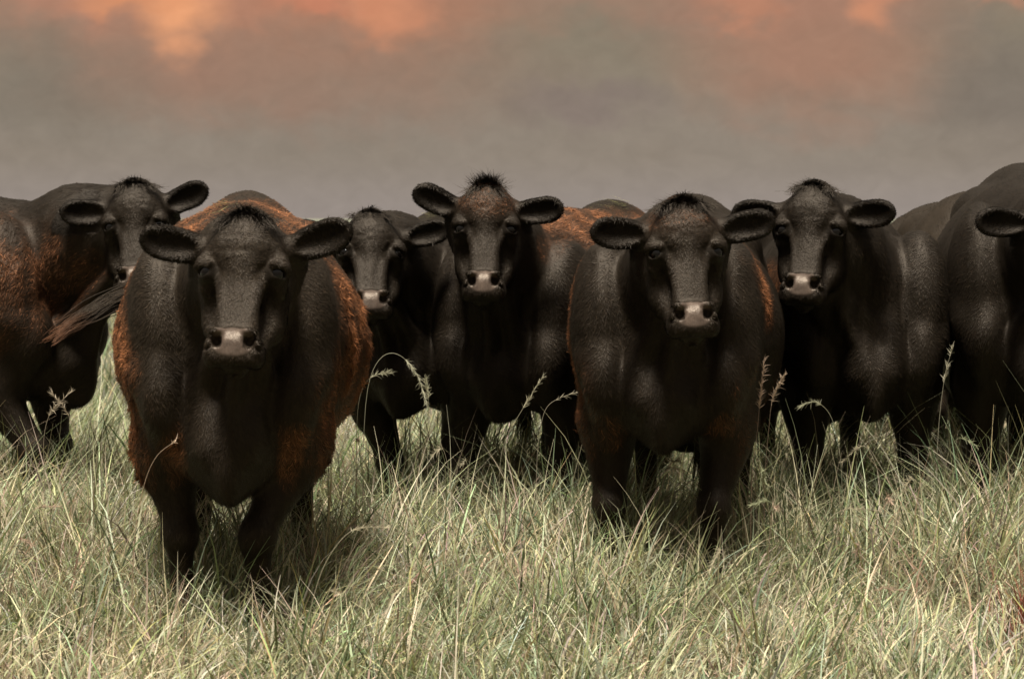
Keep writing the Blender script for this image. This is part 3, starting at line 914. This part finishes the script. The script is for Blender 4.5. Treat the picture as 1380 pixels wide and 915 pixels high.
def stalk(pts, label, group=None, seed=0, colr=(.30, .27, .17), spikes=10, r=.0012, tail=.45, sl=.026):
    """pts: world points from the root to the tip"""
    rng = np.random.default_rng(seed)
    K = np.array(pts, float); par = np.linspace(0, 1, len(K)); t = np.linspace(0, 1, 25)
    c = np.stack([np.interp(t, par, K[:, i]) for i in range(3)], 1)
    for _ in range(6): c[1:-1] = (c[:-2] + 2 * c[1:-1] + c[2:]) / 4
    root = bpy.data.objects.new("grass_stalk", None); COL.objects.link(root)
    root.location = c[0]; root['label'] = label; root['category'] = 'grass stalk'
    if group: root['group'] = group
    c = c - c[0]
    T = np.gradient(c, axis=0); T /= np.linalg.norm(T, axis=1, keepdims=True)
    A = np.cross(T, [0, 1.0, .1]); A /= np.linalg.norm(A, axis=1, keepdims=True); B = np.cross(T, A)
    rr = r * (1 - .6 * t)[:, None]
    ring = [c + (A * math.cos(a) + B * math.sin(a)) * rr for a in (0, 1.57, 3.14, 4.71)]
    V = np.stack(ring, 1).reshape(-1, 3); b = 4 * np.arange(24)
    Q = np.concatenate([np.stack([b + i, b + (i + 1) % 4, b + 4 + (i + 1) % 4, b + 4 + i], 1) for i in range(4)])
    make_mesh("stem", V, [Q], GRASS, root, {'tint': ('FLOAT_COLOR', np.tile(list(colr) + [1], (len(V), 1)))})
    n = spikes * 7
    tt = 1 - rng.random(n) * tail
    P = np.stack([np.interp(tt, t, c[:, i]) for i in range(3)], 1)
    Td = np.stack([np.interp(tt, t, T[:, i]) for i in range(3)], 1)
    D = Td * .8 + rng.normal(size=(n, 3)) * .35; D /= np.linalg.norm(D, axis=1, keepdims=True)
    hv, hq, ht, hc = strands(P, np.tile([0, -1.0, .1], (n, 1)), D, sl * rng.uniform(.5, 1.2, n), np.zeros(n), np.full(n, .0022), np.tile(np.array(colr) * 1.25, (n, 1)) * rng.uniform(.6, 1.3, (n, 1)), rng, .3, 3)
    make_mesh("seed_head", hv, [hq, ht], GRASS, root, {'tint': ('FLOAT_COLOR', np.concatenate([hc, np.ones((len(hc), 1))], 1))})


def ground_root(p):
    q = np.array(p, float); q[2] = 0
    return q


for i, (Ys, pp, lab, colr, sp) in enumerate([
    (9.2, [(488, 560), (497, 505), (512, 480), (528, 472), (548, 482), (568, 512), (575, 545)], "tall pale stalk arching widest before the small middle left cow", (.34, .32, .22), 16),
    (9.15, [(480, 590), (482, 545), (490, 515), (508, 503), (526, 502)], "shorter pale stalk bending right beside the curly red-brown flank", (.30, .28, .19), 9),
    (9.3, [(576, 590), (578, 540), (573, 510)], "straight thin stalk between the small cow and the spiky tufted cow", (.30, .28, .18), 8),
    (9.3, [(672, 610), (690, 575), (708, 545), (731, 508)], "slanting seed stalk before the chest of the spiky tufted cow", (.34, .31, .21), 9),
    (9.1, [(722, 620), (729, 570), (736, 545), (760, 533), (800, 522)], "stalk bent sharply to the right behind the nearer right cow's leg", (.32, .28, .2), 5),
    (7.2, [(178, 730), (188, 680), (197, 640), (212, 610), (236, 595)], "bare pinkish stalk crossing the left foreleg of the front cow", (.40, .29, .2), 1),
    (8.7, [(1012, 640), (1020, 590), (1024, 540), (1030, 485)], "pinkish seed stalk standing against the right flank of the nearer right cow", (.34, .24, .17), 13),
    (8.8, [(1030, 640), (1036, 580), (1040, 535), (1058, 505)], "seed stalk leaning right between the two right hand cows", (.30, .22, .15), 11),
    (9.4, [(1262, 620), (1266, 560), (1273, 505), (1284, 467)], "feathery stalk in the gap before the rear cow at the right", (.36, .33, .24), 9),
    (8.9, [(60, 640), (58, 590), (66, 555), (96, 528)], "dry stalk leaning right before the side-on cow's forelegs", (.34, .28, .2), 6),
    (9.0, [(120, 650), (104, 590), (90, 552), (70, 530)], "dry stalk leaning left before the side-on cow's forelegs", (.34, .28, .2), 6),
    (9.1, [(1136, 650), (1130, 590), (1118, 552), (1096, 538), (1078, 548)], "stalk drooping left under the cow with its head turned", (.28, .27, .18), 8),
]):
    P_ = [at(x, y, Ys) for x, y in pp]
    stalk([ground_root(P_[0])] + P_, lab, seed=200 + i, colr=colr, spikes=sp, tail=.3 if sp > 4 else .05)
rg_ = np.random.default_rng(77)
fp = field_points(46, 6.2, 9.6, rg_, .3)
for i in range(46):
    b_ = np.array([fp[i, 0], fp[i, 1], 0]); a_ = rg_.uniform(0, 6.28); h_ = rg_.uniform(.38, .60); ln_ = rg_.uniform(.03, .22); dn = rg_.uniform(0, .10)
    d_ = np.array([math.cos(a_), math.sin(a_) * .6, 0])
    stalk([b_, b_ + d_ * ln_ * .15 + [0, 0, h_ * .4], b_ + d_ * ln_ * .4 + [0, 0, h_ * .8], b_ + d_ * ln_ * .8 + [0, 0, h_], b_ + d_ * ln_ * 1.4 + [0, 0, h_ - dn]],
          "thin dry seed stalk rising a little above the surrounding pasture grass", "thin seed stalks scattered over the pasture", 300 + i,
          colr=[(.32, .28, .19), (.26, .27, .16), (.33, .24, .17)][i % 3], spikes=int(rg_.integers(3, 9)), r=.0013, tail=.25, sl=.024)

# ------------------------------------------------------------------ wisps of hay on the backs
dg = bpy.context.evaluated_depsgraph_get()
for i, (hx, hy, sprd, lab) in enumerate([
    (302, 284, 26, "yellow wisps of hay on the red back of the front left cow"),
    (822, 274, 26, "yellow-green wisps of hay on the red-brown back behind the nearer right cow"),
    (575, 287, 20, "pale hay crumbs on the back of the small middle left cow")]):
    o_ = Vector((0, 0, CAMZ)); hvl = []; rr_ = np.random.default_rng(500 + i)
    Pn = []; Nn = []
    for k in range(900):
        q = Vector(at(hx + rr_.uniform(-sprd, sprd), hy + rr_.normal() * 6, 10)) - o_
        hit, loc, nor, _, ob_, _ = scn.ray_cast(dg, o_ + q.normalized() * 3, q.normalized())
        if hit and nor.z > .45 and len(Pn) < 34 and ob_.name == ('body', 'body.002', 'body.003')[i]: Pn.append(loc); Nn.append(nor)
    if len(Pn) < 5: print('HAY none', i); continue
    Pn = np.array(Pn)[:34]; Nn = np.array(Nn)[:34]; md = np.median(Pn[:, 1]); ok = np.abs(Pn[:, 1] - md) < .35; Pn = Pn[ok]; Nn = Nn[ok]; n_ = len(Pn)
    D = np.stack([np.ones(n_) * np.sign(rr_.random(n_) - .5), rr_.normal(size=n_) * .6, rr_.normal(size=n_) * .1], 1)
    up_ = np.tile([0, 0, 1.0], (n_, 1))
    D -= up_ * (D * Nn).sum(1)[:, None] / np.maximum(Nn[:, 2:3], .3) * .6
    D /= np.linalg.norm(D, axis=1, keepdims=True)
    hv, hq, ht, hc = strands(Pn + [0, 0, .012], up_, D, rr_.uniform(.02, .09, n_), np.full(n_, .08), np.full(n_, .0032), np.tile([.42, .40, .16], (n_, 1)) * rr_.uniform(.6, 1.1, (n_, 1)), rr_, .2, 3)
    ho = make_mesh("hay_wisps", hv, [hq, ht], GRASS, None, {'tint': ('FLOAT_COLOR', np.concatenate([hc, np.ones((len(hc), 1))], 1))})
    ho['kind'] = 'stuff'; ho['label'] = lab; ho['category'] = 'hay'
